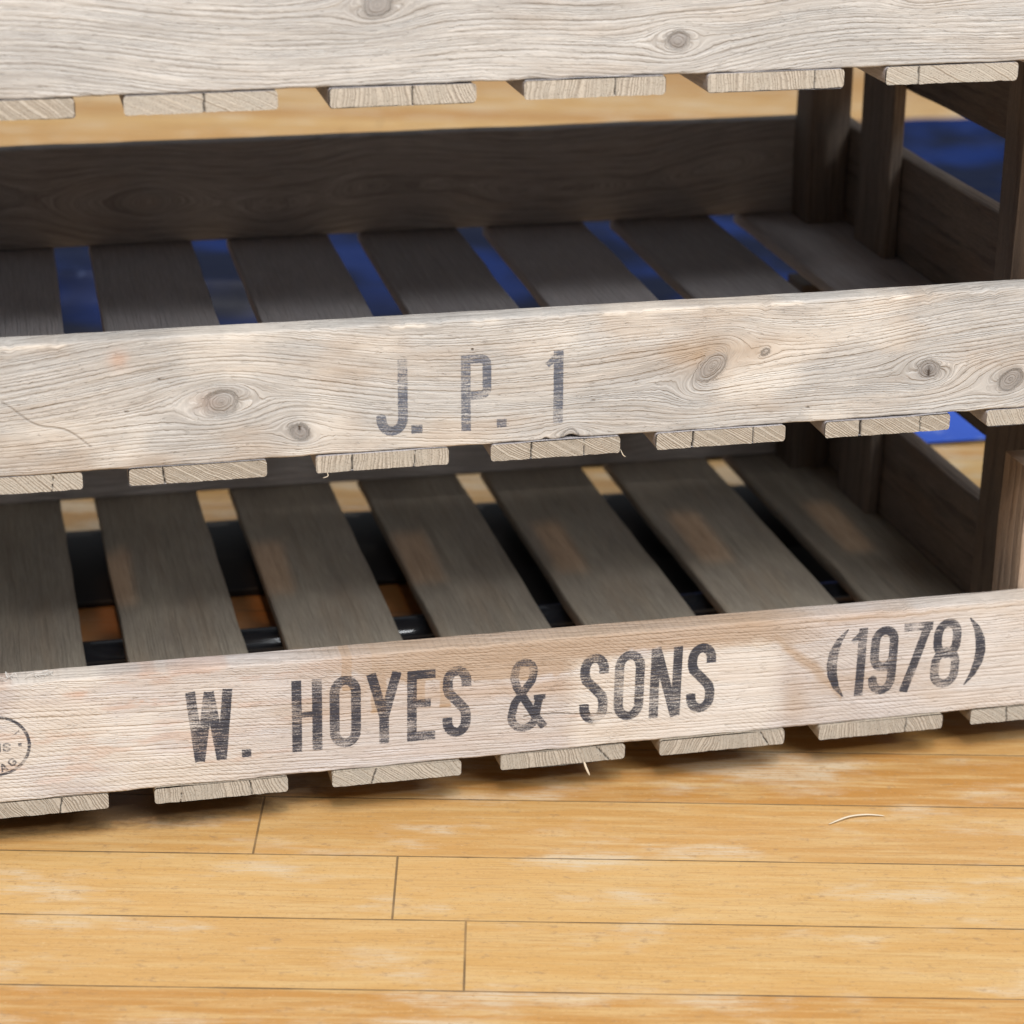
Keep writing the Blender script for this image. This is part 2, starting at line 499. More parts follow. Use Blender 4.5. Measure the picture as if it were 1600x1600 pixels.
    if ch == 'A':
        return mn(seg((w * .12, 0), (w / 2, h)), seg((w * .88, 0), (w / 2, h)), seg((w * .25, h * .3), (w * .75, h * .3), s * .8))
    raise ValueError(ch)


# all in millimetres on the tray's front face: character, left, right, baseline, cap line, stroke
INK_LOW = [('W', -189.2, -163.2, 23.1, 65.8, 5.2), ('.', -159.1, -153.9, 23.0, 27.9, 5),
           ('H', -131.2, -114.4, 23.3, 67.0, 5.0), ('O', -110.2, -92.7, 23.5, 67.5, 5.0), ('Y', -89.8, -69.6, 23.8, 67.3, 5.0),
           ('E', -66.7, -50.6, 23.5, 66.9, 5.0), ('S', -46.5, -30.2, 23.7, 67.4, 5.2),
           ('&', -8.7, 12.8, 23.7, 67.8, 4.9), ('S', 32.7, 49.5, 24.2, 67.8, 5.2), ('O', 53.0, 70.7, 24.1, 67.9, 5.0),
           ('N', 74.2, 92.9, 24.0, 68.0, 5.0), ('S', 96.2, 113.2, 24.8, 68.6, 5.2),
           ('(', 181.8, 194.0, 26.0, 69.6, 5.8), ('1', 196.1, 205.1, 25.8, 69.6, 4.9), ('9', 207.8, 224.9, 25.4, 69.6, 5.0),
           ('7', 227.7, 245.8, 25.5, 70.0, 5.0), ('8', 246.6, 264.7, 26.1, 70.8, 5.0), (')', 267.9, 279.8, 26.8, 70.3, 5.8)]
INK_UP = [('J', -86.0, -69.3, 17.6, 59.0, 4.7), ('.', -67.6, -61.7, 18.0, 23.0, 5), ('P', -41.0, -24.7, 17.7, 59.3, 4.6),
          ('.', -22.0, -16.7, 18.4, 23.0, 5), ('1', 4.9, 13.7, 18.6, 59.0, 4.7)]


LOWF = {(44.0, 27.0), (236.0, 67.0), (2.0, 60.0), (188.0, 30.0), (-176.0, 58.0), (-66.0, 34.0)}
FADES = [(44.0, 27.0, 5.5, 2.6), (236.0, 67.0, 3.5, 1.5), (2.0, 60.0, 5.0, 1.6), (188.0, 30.0, 3.5, 1.6), (-176.0, 58.0, 5.0, 1.3), (-66.0, 34.0, 4.0, 1.0),
         (-71.5, 57.5, 4.5, 2.8), (-72.0, 45.0, 4.5, 1.5), (-28.0, 36.5, 5.0, 2.6), (-64.5, 24.0, 2.5, 1.6), (7.0, 55.0, 3.0, .8)]


def ink_field(X, Z, items, stamp=None):
    D = np.full(X.shape, 3.0)
    for ch, x0, x1, z0, z1, s in items:
        m = (X > x0 - 4) & (X < x1 + 4) & (Z > z0 - 4) & (Z < z1 + 4)
        if m.any(): D[m] = np.minimum(D[m], glyph(ch, X[m] - x0, Z[m] - z0, x1 - x0, z1 - z0, s + .5))
    if stamp:
        cx, cz, rx, rz = stamp
        m = (np.abs(X - cx) < rx + 4) & (np.abs(Z - cz) < rz + 4)
        x, z = X[m] - cx, Z[m] - cz
        d = np.abs(np.hypot(x / rx, z / rz) - 1) * min(rx, rz) - 0.85
        for ch, px, pz, w, h, rot in (('N', -1.8, -3.6, 4.2, 5.4, 0), ('S', 3.4, -3.6, 4.3, 5.4, 0), ('.', 11.6, -1.0, 1.9, 1.9, 0),
                                      ('G', 8.0, -13.2, 4.0, 4.8, 42), ('A', 2.0, -15.6, 4.2, 4.6, 20)):
            c_, s_ = math.cos(R(rot)), math.sin(R(rot))
            gx = (x - px) * c_ + (z - pz) * s_; gz = -(x - px) * s_ + (z - pz) * c_
            d = np.minimum(d, glyph(ch, gx, gz, w, h, 0.95))
        d = np.minimum(d, d_seg(x, z, (8.5, 5.0), (12.6, 8.2), .3, .8))
        D[m] = np.minimum(D[m], d)
    return np.clip(D, -2.5, 3)


def fade_field(X, Z, low):
    F = np.zeros(X.shape)
    for fx, fz, fr, am in FADES:
        if low == ((fx, fz) in LOWF):
            F = np.maximum(F, min(1, am / 2.6) * np.exp(-(((X - fx) / fr) ** 2 + ((Z - fz) / fr) ** 2) ** 1.5))
    return F


# ------------------------------------------------------------------ the front rails: fine grid, real grain flow round the knots
def front_rail(name, x0, x1, z0, h, th, mat, parent, seed, knots, ink=(), stamp=None, marks=None, fine=(), psi_fn=None, nick=0.0006, notch=()):
    xs = [x0]
    while xs[-1] < x1:
        x = xs[-1]
        st = 0.00042 if any(a <= x <= b for a, b in fine) else 0.0011
        xs.append(x + st)
    xs = np.array(xs); xs[-1] = x1
    r = 0.0014
    nfront = int(h / 0.00045)
    lp = loop_rect(h, th, r, nfront, 2, 4)                     # u = height, v = depth
    n, K = len(xs), len(lp)
    A = np.repeat(xs, K); u = np.tile(lp[:, 0], n); v = np.tile(lp[:, 1], n)
    # uneven worn arrises and slightly wavy edges
    topw = sstep(h - .012, h, u); botw = 1 - sstep(0, .012, u)
    e1 = (fbm(A * 60, 0 * A + 3, seed) - .5) * .00035 + (fbm(A * 9, 0 * A + 1, seed + 5) - .5) * .0012
    chip = -np.maximum(fbm(A * 130, 0 * A + 8, seed + 9, 3) - .66, 0) * nick * 9
    e2 = (fbm(A * 70, 0 * A + 5, seed + 2) - .5) * .0012
    du = topw * (e1 + chip * (1 - sstep(.001, .006, v))) + botw * e2
    for nx, nw, nd in notch:
        du = du + botw * nd * np.exp(-((A - nx) / nw) ** 2)
    front = (1 - sstep(0, .004, v))
    dv = (fbm(A * 25, u * 60, seed + 31) - .5) * .0012 * front
    P = np.stack([A, v + dv, u + du + z0], 1)
    X, Z = A * 1000, (u + z0) * 1000
    # grain coordinate: stream function flowing round each knot, rings inside
    psi = (Z - h * 500) * 1.0
    psi = psi + (psi_fn(X, Z) if psi_fn else 0)
    knot = np.zeros(len(P)); crack = np.zeros(len(P))
    for kx, kz, kr, sx, dark, tilt in knots:
        dx, dz = X - kx, Z - kz
        dz2 = dz - tilt * dx * np.exp(-(dx / (kr * 4)) ** 2)
        d2 = (dx / sx) ** 2 + dz2 ** 2
        psi = psi - dz2 * kr ** 2 * 1.6 / (d2 + kr ** 2 * .6)
        wob = 1 + .35 * (fbm(X * .25, Z * .25, seed + 40, 3) - .5)
        rr = np.sqrt((dx / (1 + (sx - 1) * .25)) ** 2 + dz2 ** 2) * wob
        inside = 1 - sstep(kr * .62, kr * .86, rr)
        psi = psi * (1 - inside) + inside * rr * 1.6
        knot = np.maximum(knot, inside * dark)
        knot = np.maximum(knot, (1 - sstep(.5, 1.6, np.abs(rr - kr * .9))) * dark * .35)
        if dark > .8:
            crack = np.maximum(crack, (1 - sstep(.12, .5, np.abs(dx + .12 * dz + .5 * (fbm(Z * .6, 0 * Z, seed) - .5)))) * (np.abs(dz) < kr * .6))
    mk = marks(X, Z, seed) if marks else np.zeros((len(P), 3))
    if marks and hasattr(marks, 'crack'):
        crack = np.maximum(crack, marks.crack(X, Z, seed))
    D = ink_field(X, Z, ink, stamp) if (ink or stamp) else np.full(len(P), 3.0)
    isfront = (v < .0025)
    D = np.where(isfront, D, 3.0)
    G = np.stack([X + seed * 97.0, psi + v * 450, v * 1000 + seed], 1)
    i = np.arange(n - 1)[:, None]; j = np.arange(K)[None, :]
    q = np.stack([i * K + j, i * K + (j + 1) % K, (i + 1) * K + (j + 1) % K, (i + 1) * K + j], 2).reshape(-1, 4)
    # outward winding: along x, loop runs front-up, so flip when needed
    a_, b_, c_ = P[q[K // 4, 0]], P[q[K // 4, 1]], P[q[K // 4, 3]]
    nrm = np.cross(b_ - a_, c_ - a_)
    if nrm[1] > 0: q = q[:, ::-1]
    capa = list(range(K)); capb = [(n - 1) * K + k for k in range(K)][::-1]
    flat = np.concatenate([q.ravel(), capa, capb]); sizes = [4] * len(q) + [K, K]
    me = mesh_np(name, P, flat, sizes, [mat], [0] * len(sizes),
                 {'grain': G, 'ink': D, 'knot': knot, 'crack': crack, 'marks': mk, 'fade': fade_field(X, Z, bool(stamp)) if ink else np.zeros(len(P))})
    return link(name, me, parent)


def marks_upper(X, Z, seed):
    n = fbm(X * .05, Z * .12, seed + 70)
    brown = sstep(.55, .8, fbm(X * .02, Z * .05, seed + 71)) * .35
    brown = brown + .8 * np.exp(-((X - 110) / 42) ** 2 - ((Z - 52 - .05 * (X - 110)) / 9) ** 2) * (0.4 + n)
    brown = brown + .35 * np.exp(-((X - 90) / 14) ** 2 - ((Z - 60) / 10) ** 2)
    pale = .7 * sstep(.5, .75, fbm(X * .018, Z * .03, seed + 72))
    o = np.exp(-((X + 216) / 5.0) ** 2 - ((Z - 68) / 4.5) ** 2) * .9 * sstep(.3, .55, n)
    o = o + .45 * np.exp(-((X + 172) / 7) ** 2 - ((Z - 42) / 5) ** 2)
    # pale fresh splinters just under the top arris
    pale = pale + 1.2 * sstep(.62, .7, fbm(X * .03, X * 0 + 2, seed + 75)) * np.exp(-((Z - 77.0) / 1.0) ** 2)
    return np.stack([np.clip(brown, 0, 1), np.clip(pale, 0, 1), np.clip(o, 0, 1)], 1)


def _upper_crack(X, Z, seed):
    ln = 40 - (X + 262) * .55 + 2 * np.sin(X * .2)
    c = (1 - sstep(.2, .9, np.abs(Z - ln))) * ((X > -275) & (X < -232)) * .35
    for sx, sz in ((-196, 56), (-213.5, 40), (150, 18), (30, 30), (-35, 62)):
        c = np.maximum(c, (1 - sstep(.3, .9, np.hypot(X - sx, Z - sz))) * .9)
    return c


marks_upper.crack = _upper_crack


def marks_lower(X, Z, seed):
    n = fbm(X * .08, Z * .08, seed + 70)
    n2 = fbm(X * .02, Z * .06, seed + 73)
    # water-stained brown upper band from the middle letters rightwards with drips
    edge = 66 - 9 * sstep(-90, -20, X) * (1 - sstep(0, 70, X)) + 7 * (n - .5) * 2
    band = sstep(-150, -60, X) * (1 - sstep(130, 200, X))
    brown = band * sstep(edge - 1.5, edge + 1.5, Z) * .8
    for dx, w, zb in ((-83, 5.0, 43), (-60, 4.2, 47), (-45, 3.6, 42.5), (2, 5.0, 55), (-100, 3.5, 58)):
        body = (1 - sstep(w * .7, w, np.abs(X - dx + 3 * (n - .5)))) * sstep(zb, zb + 1.4, Z)
        rim = (1 - sstep(w * .75, w * 1.02, np.abs(X - dx))) * np.exp(-((Z - zb - .9) / .9) ** 2)
        brown = np.maximum(brown, body * .75 + rim * .95)
    # brown V-shaped mark before the bracket
    l1 = np.abs(Z - (66 - (X - 152) * .95 + 6 * (n - .5)))
    brown = np.maximum(brown, (1 - sstep(1, 7, l1)) * ((X > 148) & (X < 192)) * .75)
    brown = np.maximum(brown, np.exp(-((X - 163) / 9) ** 2 - ((Z - 28) / 16) ** 2) * .5)
    brown = np.maximum(brown, sstep(.5, .75, n2) * .45)
    brown = np.maximum(brown, np.exp(-((Z - 76.0 - (n - .5) * 3) / 1.6) ** 2) * .55 * sstep(-60, 20, X))
    # paler washed patch behind SONS
    px = np.clip((X - 22) / 12, 0, 1) * np.clip((158 - X + 12 * (n - .5)) / 14, 0, 1)
    pale = px * (1 - sstep(62, 68, Z + 8 * (n - .5))) * .8
    pale = pale + .8 * (1 - sstep(-200, -120, X)) * sstep(.3, .6, n2)
    pale = pale + .5 * sstep(200, 280, X)
    o = sstep(.56, .72, fbm(X * .045, Z * .2, seed + 77)) * .55 * (1 - sstep(-190, -60, X))
    o = o + .9 * np.exp(-((X + 212) / 9) ** 2 - ((Z - 62.5) / 1.8) ** 2) * sstep(.4, .6, fbm(X * .5, Z * .6, seed + 78))
    o = o + .5 * np.exp(-((X + 246) / 6) ** 2 - ((Z - 70) / 3) ** 2)
    o = o + .6 * np.exp(-((X - 34) / 11) ** 2 - ((Z - 30 + .05 * (X - 34)) / 1.3) ** 2)
    return np.stack([np.clip(brown, 0, 1), np.clip(pale, 0, 1), np.clip(o, 0, 1)], 1)


def _lower_crack(X, Z, seed):
    ln = 32.8 - .055 * (X - 10) + .6 * np.sin(X * .12) - .0012 * (X - 26) ** 2
    c = (1 - sstep(.1, .45, np.abs(Z - ln))) * ((X > 0) & (X < 52)) * .75
    # faint oblique plane and saw marks
    s = np.sin((X * .55 + Z * .85) * 2 * np.pi / 2.3)
    saw = sstep(.45, .95, s) * sstep(.42, .6, fbm(X * .014, Z * .03, seed + 90)) * .12
    return np.maximum(c, saw)


marks_lower.crack = _lower_crack

# ------------------------------------------------------------------ the trays
T = 0.0091                      # slat thickness
XL = [-.4060, -.3320, -.3075, -.2325, -.2076, -.1341, -.1093, -.0357, -.0126, .0608, .0814, .1575, .1790, .2570, .2756, .3440]
XU = [-.4110, -.3370, -.3125, -.2376, -.2141, -.1436, -.1181, -.0478, -.0253, .0452, .0654, .1378, .1605, .2327, .2550, .3235]
XT = [-.4090, -.3350, -.3100, -.2350, -.2120, -.1390, -.1140, -.0420, -.0180, .0540, .0760, .1480, .1710, .2430, .2660, .3300]
CR_L = [[], [(.66, .0004, .15)], [(.72, .0003, -.1), (.2, .0002, .1)], [(.32, .0004, .3)], [(.82, .0003, -.9)], [(.84, .0002, -.6)], [(.70, .0004, .05)], [(.29, .0004, -.1)]]
CR_U = [[], [(.8, .0002, .1)], [(.25, .0005, -.12)], [(.27, .0005, .02), (.74, .0002, .1)], [(.31, .0005, .05), (.72, .0002, 0)], [(.28, .0006, .06), (.75, .0003, .02)], [(.28, .0008, 0), (.76, .0003, 0)], [(.55, .0005, -.1)]]


def tray(label, xs, h, mat, seed, knots, psi_fn, ink=(), stamp=None, marks=None, fine=(), cracks=None, bar_top=(.195, .195), notch=(), loc=None, detail=True, smat=M_inner):
    root = bpy.data.objects.new('wooden_tray', None)
    root.empty_display_size = 0.05
    S.collection.objects.link(root)
    root['label'] = label; root['category'] = 'crate'; root['group'] = 'slatted wooden trays in one stack'
    rng = random.Random(seed)
    D = 0.4477
    xr = xs[-1]                                     # inner face of the right end board
    xl = xs[0] + .0065
    eb = 0.0130
    ra, rb = xl - eb, xr + eb
    # slats
    for i in range(8):
        a, b = xs[2 * i], xs[2 * i + 1]
        if i == 7: b = rb - .001
        if i == 0: a = ra + .001
        y0 = rng.uniform(-.0012, .0006)
        board('slat', 'y', (a, y0, 0), (b, D + .0145 + rng.uniform(-.001, .001), T), smat, root, r=.0016, wob=.0005, step=.012,
              mats=[smat, M_end], seed=seed * 100 + i, capdetail=detail, cracks=(cracks[i] if cracks else [(rng.uniform(.2, .8), .0004, 0)]), warp=.0006)
    # long sides
    zt = T + .0003
    front_rail('front_rail', ra, rb, zt, h, .0155, mat, root, seed, knots, ink, stamp, marks, fine, psi_fn, notch=notch)
    rear_rail(ra, rb, D, zt, h, root, seed)
    # ends: low board with a hand slot under a top board, battens, corner posts
    for side in (0, 1):
        ex0, ex1 = (xl - eb, xl) if side == 0 else (xr, xr + eb)
        s = 1 if side == 0 else -1
        inner = xl if side == 0 else xr
        ey0, ey1 = .0162, D - .0006
        board('end_board', 'y', (ex0, ey0, zt), (ex1, ey1, T + .0695), M_brown_shaded, root, seed=seed * 50 + side)
        board('handle_board', 'y', (ex0, ey0 + .012, .1240), (ex1, ey1 - .012, bar_top[side]), M_brown_shaded, root, seed=seed * 50 + 7 + side)
        for y0, y1 in ((.078, .135), (.3125, .370)):
            bx = (inner + .0004, inner + .0100) if side == 0 else (inner - .0100, inner - .0004)
            board('batten', 'z', (bx[0], y0, zt), (bx[1], y1, bar_top[side] - .004), M_brown_shaded, root, seed=seed * 50 + 11 + side + int(y0 * 100))
        for y0, y1, w in ((.0162, .0500, .0386), (.4140, D - .0006, .0300)):
            px = (inner + .0006, inner + w) if side == 0 else (inner - w, inner - .0006)
            board('corner_post', 'z', (px[0], y0, zt), (px[1], y1, .1536), (M_post_lit if y0 < .1 else M_brown_shaded), root, seed=seed * 50 + 23 + side + int(y0 * 100), r=.0012)
    if loc: loc(root)
    return root


def rear_rail(x0, x1, y, z0, h, root, seed):
    """rear rail with broad flat-sawn figure on its inner face"""
    n = int((x1 - x0) / .004) + 1
    lp = loop_rect(h, .0145, .0015, 20, 2, 3)
    xs = np.linspace(x0, x1, n); K = len(lp)
    A = np.repeat(xs, K); u = np.tile(lp[:, 0], n); v = np.tile(lp[:, 1], n)
    P = np.stack([A, v + y, u + z0 + (fbm(A * 30, 0 * A, seed) - .5) * .001 * sstep(h * .5, h, u)], 1)
    X, Z = A * 1000, u * 1000
    # cathedral figure: nested tongues
    q = Z - 36 - 30 * (fbm(X * .006 + seed, 0 * X, seed + 3, 2) - .5)
    tongue = 60 * np.abs(fbm(X * .0075 + 9.3 * seed, 0 * X, seed + 6, 3) - .42)
    psi = np.sqrt((q * 1.2) ** 2 + tongue ** 2 + 12) * 1.1 + 9 * fbm(X * .012, Z * .04, seed + 4)
    G = np.stack([X + seed * 31, psi, v * 1000], 1)
    i = np.arange(n - 1)[:, None]; j = np.arange(K)[None, :]
    f = np.stack([i * K + j, i * K + (j + 1) % K, (i + 1) * K + (j + 1) % K, (i + 1) * K + j], 2).reshape(-1, 4)
    flat = np.concatenate([f.ravel(), np.arange(K), (n - 1) * K + np.arange(K)[::-1]]); sizes = [4] * len(f) + [K, K]
    me = mesh_np('rear_rail', P, flat, sizes, [M_rear], [0] * len(sizes), {'grain': G, 'crack': np.zeros(len(P))})
    fix_normals(me)
    return link('rear_rail', me, root)


lower = tray('pinkish slatted wooden tray with a year in brackets stencilled on it, lowest of the stack', XL, .0700, M_pink, 11,
             [(1.0, -14.0, 6.0, 3.0, .0, 0)], lambda X, Z: 4 * np.sin(X * .006 + 1) + .02 * X,
             INK_LOW, (-290.2, 43.6, 17.4, 17.0), marks_lower, ((-.300, -.268), (-.192, -.025), (-.012, .116), (.178, .284)), CR_L, bar_top=(.1905, .1985), smat=M_inner_bounce)

upper = tray('greyed slatted wooden tray with two initials and a 1 stencilled on its knotty front', XU, .0692, M_grey, 23,
             [(-165.7, 42.0, 8.5, 2.2, .45, .1), (-125.7, 23.0, 5.6, 1.7, .9, -.2), (95.3, 44.5, 10.0, 1.7, .62, .5), (218.4, 35.0, 6.6, 1.9, .95, 0),
              (267.1, 26.3, 7.5, 1.8, .75, .2), (124.6, 50.9, 2.4, 1.6, .5, .3), (17.5, 9.5, 5.0, 2.2, .3, 0)],
             lambda X, Z: 5 * np.sin(X * .011 + .6) + 3 * np.sin(X * .027 + 2 + Z * .02), INK_UP, None, marks_upper, ((-.088, .016),), CR_U,
             bar_top=(.1945, .1945), notch=((.018, .004, .0022), (.0045, .002, .0012)))
YAW, TA, TB = -.0238, .0134, -.0019


def place(o, z, dx, dy, yaw):
    y, x = dy, dx
    o.location = (x - YAW * y, y + YAW * x, z + TA * x + TB * y)
    o.rotation_euler = Euler((TB, -TA, yaw), 'XYZ')


place(upper, .19476, 0, -.01815, YAW)
third = tray('slatted wooden tray with a plain unlettered front rail, third up the stack', XT, .0700, M_grey, 37,
             [(-90.0, 48.0, 7.0, 2.0, .7, .1), (60.0, 26.0, 6.0, 2.0, .8, 0), (190.0, 52.0, 8.0, 1.9, .6, .2)],
             lambda X, Z: 6 * np.sin(X * .009 + 2) + 3 * np.sin(X * .03), (), None, None, (), None)
shade_tray = tray('slatted wooden tray with a plain front rail, added unseen above the other three to shade them', XT, .0700, M_grey, 53,
              [(-150.0, 30.0, 7.0, 2.0, .7, .1), (120.0, 46.0, 6.0, 2.0, .8, 0)],
              lambda X, Z: 5 * np.sin(X * .008) + 3 * np.sin(X * .03), (), None, None, (), None, detail=False)  # unseen tray, added only to keep the trays below in shade
place(shade_tray, .19476 + .1952 * 2, -.003, -.014, YAW + .004)
place(third, .19476 + .1952, .002, -.038, YAW + .012)

B = NB('blocker_cardboard')
M_blocker_card = B.done((0.30, 0.26, 0.21), .9, .1)
blocker = board('blocker_sheet', 'y', (-.380, .020, T + .0006), (.290, .440, T + .0036), M_blocker_card, None, r=.001, wob=.0002)  # unseen sheet, added to stop light falling through the slats
place(blocker, .19476 + .1952, .002, -.038, YAW + .012)
blocker['label'] = 'unseen grey cardboard sheet added on the slats of the third tray to block light'; blocker['category'] = 'cardboard'

# ------------------------------------------------------------------ floor
ZF = -0.024
FANG = math.atan2(-.2405, 1.0)


def floor_mat():
    B = NB('varnished_plank_floor')
    tc = B.t.nodes.new('ShaderNodeTexCoord')
    x, y, z = B.sep(tc.outputs['Object'])
    ca, sa = math.cos(FANG), math.sin(FANG)
    a = B.mul(B.add(B.mul(x, ca), B.mul(y, sa)), 1000)
    p = B.mul(B.add(B.mul(x, -sa), B.mul(y, ca)), 1000)
    # plank rows
    pw = 65.5
    row_f = B.math('DIVIDE', B.add(p, PH), pw)
    row = B.math('FLOOR', row_f)
    fr = B.math('FRACT', row_f)
    wn = B.t.nodes.new('ShaderNodeTexWhiteNoise'); wn.noise_dimensions = '1D'
    B.t.links.new(row, wn.inputs['W'])
    rv = wn.outputs['Value']
    af = B.math('DIVIDE', B.add(a, B.mul(rv, 900.0)), 1900.0)
    seg = B.math('FLOOR', af); fa = B.math('FRACT', af)
    wn2 = B.t.nodes.new('ShaderNodeTexWhiteNoise'); wn2.noise_dimensions = '2D'
    B.t.links.new(B.comb(row, seg, 0.0), wn2.inputs['Vector'])
    pv = wn2.outputs['Value']
    jit = B.noise(B.comb(B.mul(a, .02), B.mul(p, .02), 0.0), 1, 3)
    edge = B.math('MINIMUM', fr, B.sub(1.0, fr))
    edge_mm = B.mul(edge, pw)
    seam = B.smooth(B.add(edge_mm, B.mul(B.sub(B.noise(B.comb(B.mul(a, .05), B.mul(p, .05), 1.0), 1, 3), .5), .9)), .15, .95, 1.0, 0.0)
    ea = B.mul(B.math('MINIMUM', fa, B.sub(1.0, fa)), 1900.0)
    seam = B.math('MAXIMUM', seam, B.smooth(ea, .25, .9, 1.0, 0.0))
    seam = B.mul(seam, B.smooth(jit, .3, .6, .55, 1.0))
    off = B.mul(pv, 500.0)
    g1 = B.noise(B.comb(B.add(B.mul(a, .012), off), B.mul(p, .16), off), 1, 4, .6)
    g2 = B.noise(B.comb(B.add(B.mul(a, .03), off), B.mul(p, .9), off), 1, 5, .7)
    wear = B.noise(B.comb(B.mul(a, .010), B.mul(p, .028), 7.0), 1, 4, .6)
    spot = B.noise(B.comb(B.mul(a, .09), B.mul(p, .16), 2.0), 1, 4, .7)
    wn3 = B.t.nodes.new('ShaderNodeTexWhiteNoise'); wn3.noise_dimensions = '1D'
    B.t.links.new(B.add(row, 71.3), wn3.inputs['W'])
    col = B.mix(wn3.outputs['Value'], (0.40, 0.195, 0.052), (0.52, 0.325, 0.125))
    col = B.mix(B.smooth(g1, .40, .70, 0, .8), col, (0.53, 0.36, 0.165))
    col = B.mix(B.smooth(g2, .46, .72, 0, .55), col, (0.34, 0.185, 0.065))
    col = B.mix(B.mul(B.smooth(B.add(wear, B.mul(B.sub(rv, .5), .12)), .47, .64), B.smooth(g2, .36, .56, .05, .75)), col, (0.53, 0.45, 0.33))
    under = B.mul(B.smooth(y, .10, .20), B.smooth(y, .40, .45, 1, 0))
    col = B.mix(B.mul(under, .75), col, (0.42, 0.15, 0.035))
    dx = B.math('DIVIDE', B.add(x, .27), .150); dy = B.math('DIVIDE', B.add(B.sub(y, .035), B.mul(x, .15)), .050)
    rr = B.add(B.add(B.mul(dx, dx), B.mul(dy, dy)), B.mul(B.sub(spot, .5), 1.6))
    col = B.mix(B.smooth(rr, .55, 1.5, .8, 0), col, (0.14, 0.085, 0.045))  # brown shadow at the front left, painted into the plank colour
    col = B.mix(B.smooth(spot, .56, .72, 0, .6), col, (0.27, 0.17, 0.09))
    scf = B.noise(B.comb(B.mul(a, .35), B.mul(p, .5), 4.0), 1, 4, .75)
    col = B.mix(B.smooth(scf, .56, .68, 0, .6), col, (0.30, 0.17, 0.07))
    col = B.mix(B.smooth(scf, .30, .42, .35, 0), col, (0.66, 0.50, 0.30))
    col = B.mix(B.mul(seam, .85), col, (0.10, 0.065, 0.035))
    B.bump(B.sub(B.mul(g2, .2), B.mul(seam, 1.5)), .4, .0008)
    return B.done(col, B.smooth(wear, .3, .7, .28, .5), .4)


def seam_phase():
    ca, sa = math.cos(FANG), math.sin(FANG)
    return -1000 * (-sa * -.1039 + ca * .0308)


PH = seam_phase()
fx0, fx1, fy0, fy1 = -6.0, 6.0, -6.0, 8.0
fm = bpy.data.meshes.new('floor')
fm.from_pydata([(fx0, fy0, ZF), (fx1, fy0, ZF), (fx1, fy1, ZF), (fx0, fy1, ZF)], [], [(0, 1, 2, 3)])
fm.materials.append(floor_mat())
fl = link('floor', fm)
fl['kind'] = 'structure'

# ------------------------------------------------------------------ blue sheet on the floor behind the stack
B = NB('blue_plastic_sheet')
tc = B.t.nodes.new('ShaderNodeTexCoord')
nv = B.noise(tc.outputs['Object'], 35, 4, .6)
nl = B.noise(tc.outputs['Object'], 5, 3)
c = B.mix(B.smooth(nl, .44, .60), (0.0015, 0.005, 0.022), (0.004, 0.017, 0.095))
c = B.mix(B.smooth(nv, .66, .74, 0, .3), c, (0.12, 0.16, 0.30))
B.bump(nv, .3, .002)
bx, by, bz = B.sep(tc.outputs['Object'])
lit_edge = B.mul(B.smooth(by, .60, .612, 1, 0), B.smooth(bx, .1, .2))
c = B.mix(lit_edge, c, (0.035, 0.085, 0.40))  # lit right edge of the sheet: its brightness is put into the blue
c = B.mix(B.mul(lit_edge, B.smooth(nv, .55, .7, 0, .5)), c, (0.25, 0.32, 0.55))
M_blue = B.done(c, .5, .10)
nx, ny = 160, 260
gx = np.linspace(-.75, 1.25, nx); gy = np.linspace(.525, 1.75, ny)
XX, YY = np.meshgrid(gx, gy, indexing='ij')
YE = YY + (.018 * (1 - (YY - .525) / 1.2)) * (1 - sstep(-.3, .6, XX)) + .006 * (fbm(XX * 4, 0 * XX, 5) - .5)
ZZ = ZF + .0030 + .004 * fbm(XX * 3, YY * 5, 8)
fold = YE - (1.066 - .33 * (XX + .183))
ZZ = ZZ + (.025 * np.exp(-np.abs(fold / .030) ** 1.6) - .010 * np.exp(-((fold - .055) / .02) ** 2)) * (1 - sstep(0, .08, XX))
ZZ = ZZ + .016 * np.maximum(fbm(XX * 7 + YY * 3, YY * 9 - XX * 2, 61, 4) - .42, 0) * sstep(.53, .62, YY)
ZZ = np.maximum(ZZ, ZF + .0016)
ZZ = ZZ + .008 * np.exp(-((YY - .70 - .25 * XX) / .03) ** 2)
vt = np.stack([XX.ravel(), YE.ravel(), ZZ.ravel()], 1)
vb = vt - np.array([0, 0, .0009])
i, j = np.meshgrid(np.arange(nx - 1), np.arange(ny - 1), indexing='ij')
top = np.stack([i * ny + j, (i + 1) * ny + j, (i + 1) * ny + j + 1, i * ny + j + 1], 2).reshape(-1, 4)
bot = top[:, ::-1] + nx * ny
ring = [k * ny for k in range(nx)] + [(nx - 1) * ny + k for k in range(1, ny)] + [k * ny + ny - 1 for k in range(nx - 2, -1, -1)] + [k for k in range(ny - 2, 0, -1)]
sides = np.array([(ring[k], ring[k - 1], ring[k - 1] + nx * ny, ring[k] + nx * ny) for k in range(len(ring))])[:, ::-1]
F = np.concatenate([top, bot, sides])
me = mesh_np('plastic_sheet', np.concatenate([vt, vb]), F.ravel(), [4] * len(F), [M_blue], [0] * len(F), {})
fix_normals(me)
o = link('plastic_sheet', me)
o['label'] = 'creased blue plastic sheet lying on the wooden floor behind the trays'; o['category'] = 'sheet'

# ------------------------------------------------------------------ black pipe under the lowest tray
B = NB('black_gloss_plastic')
B = NB('dark_stained_board'); M_dark = B.done((0.014, 0.011, 0.010), .6, .3)
B = NB('black_gloss_plastic')
M_black = B.done((0.012, 0.013, 0.016), .16, .5)


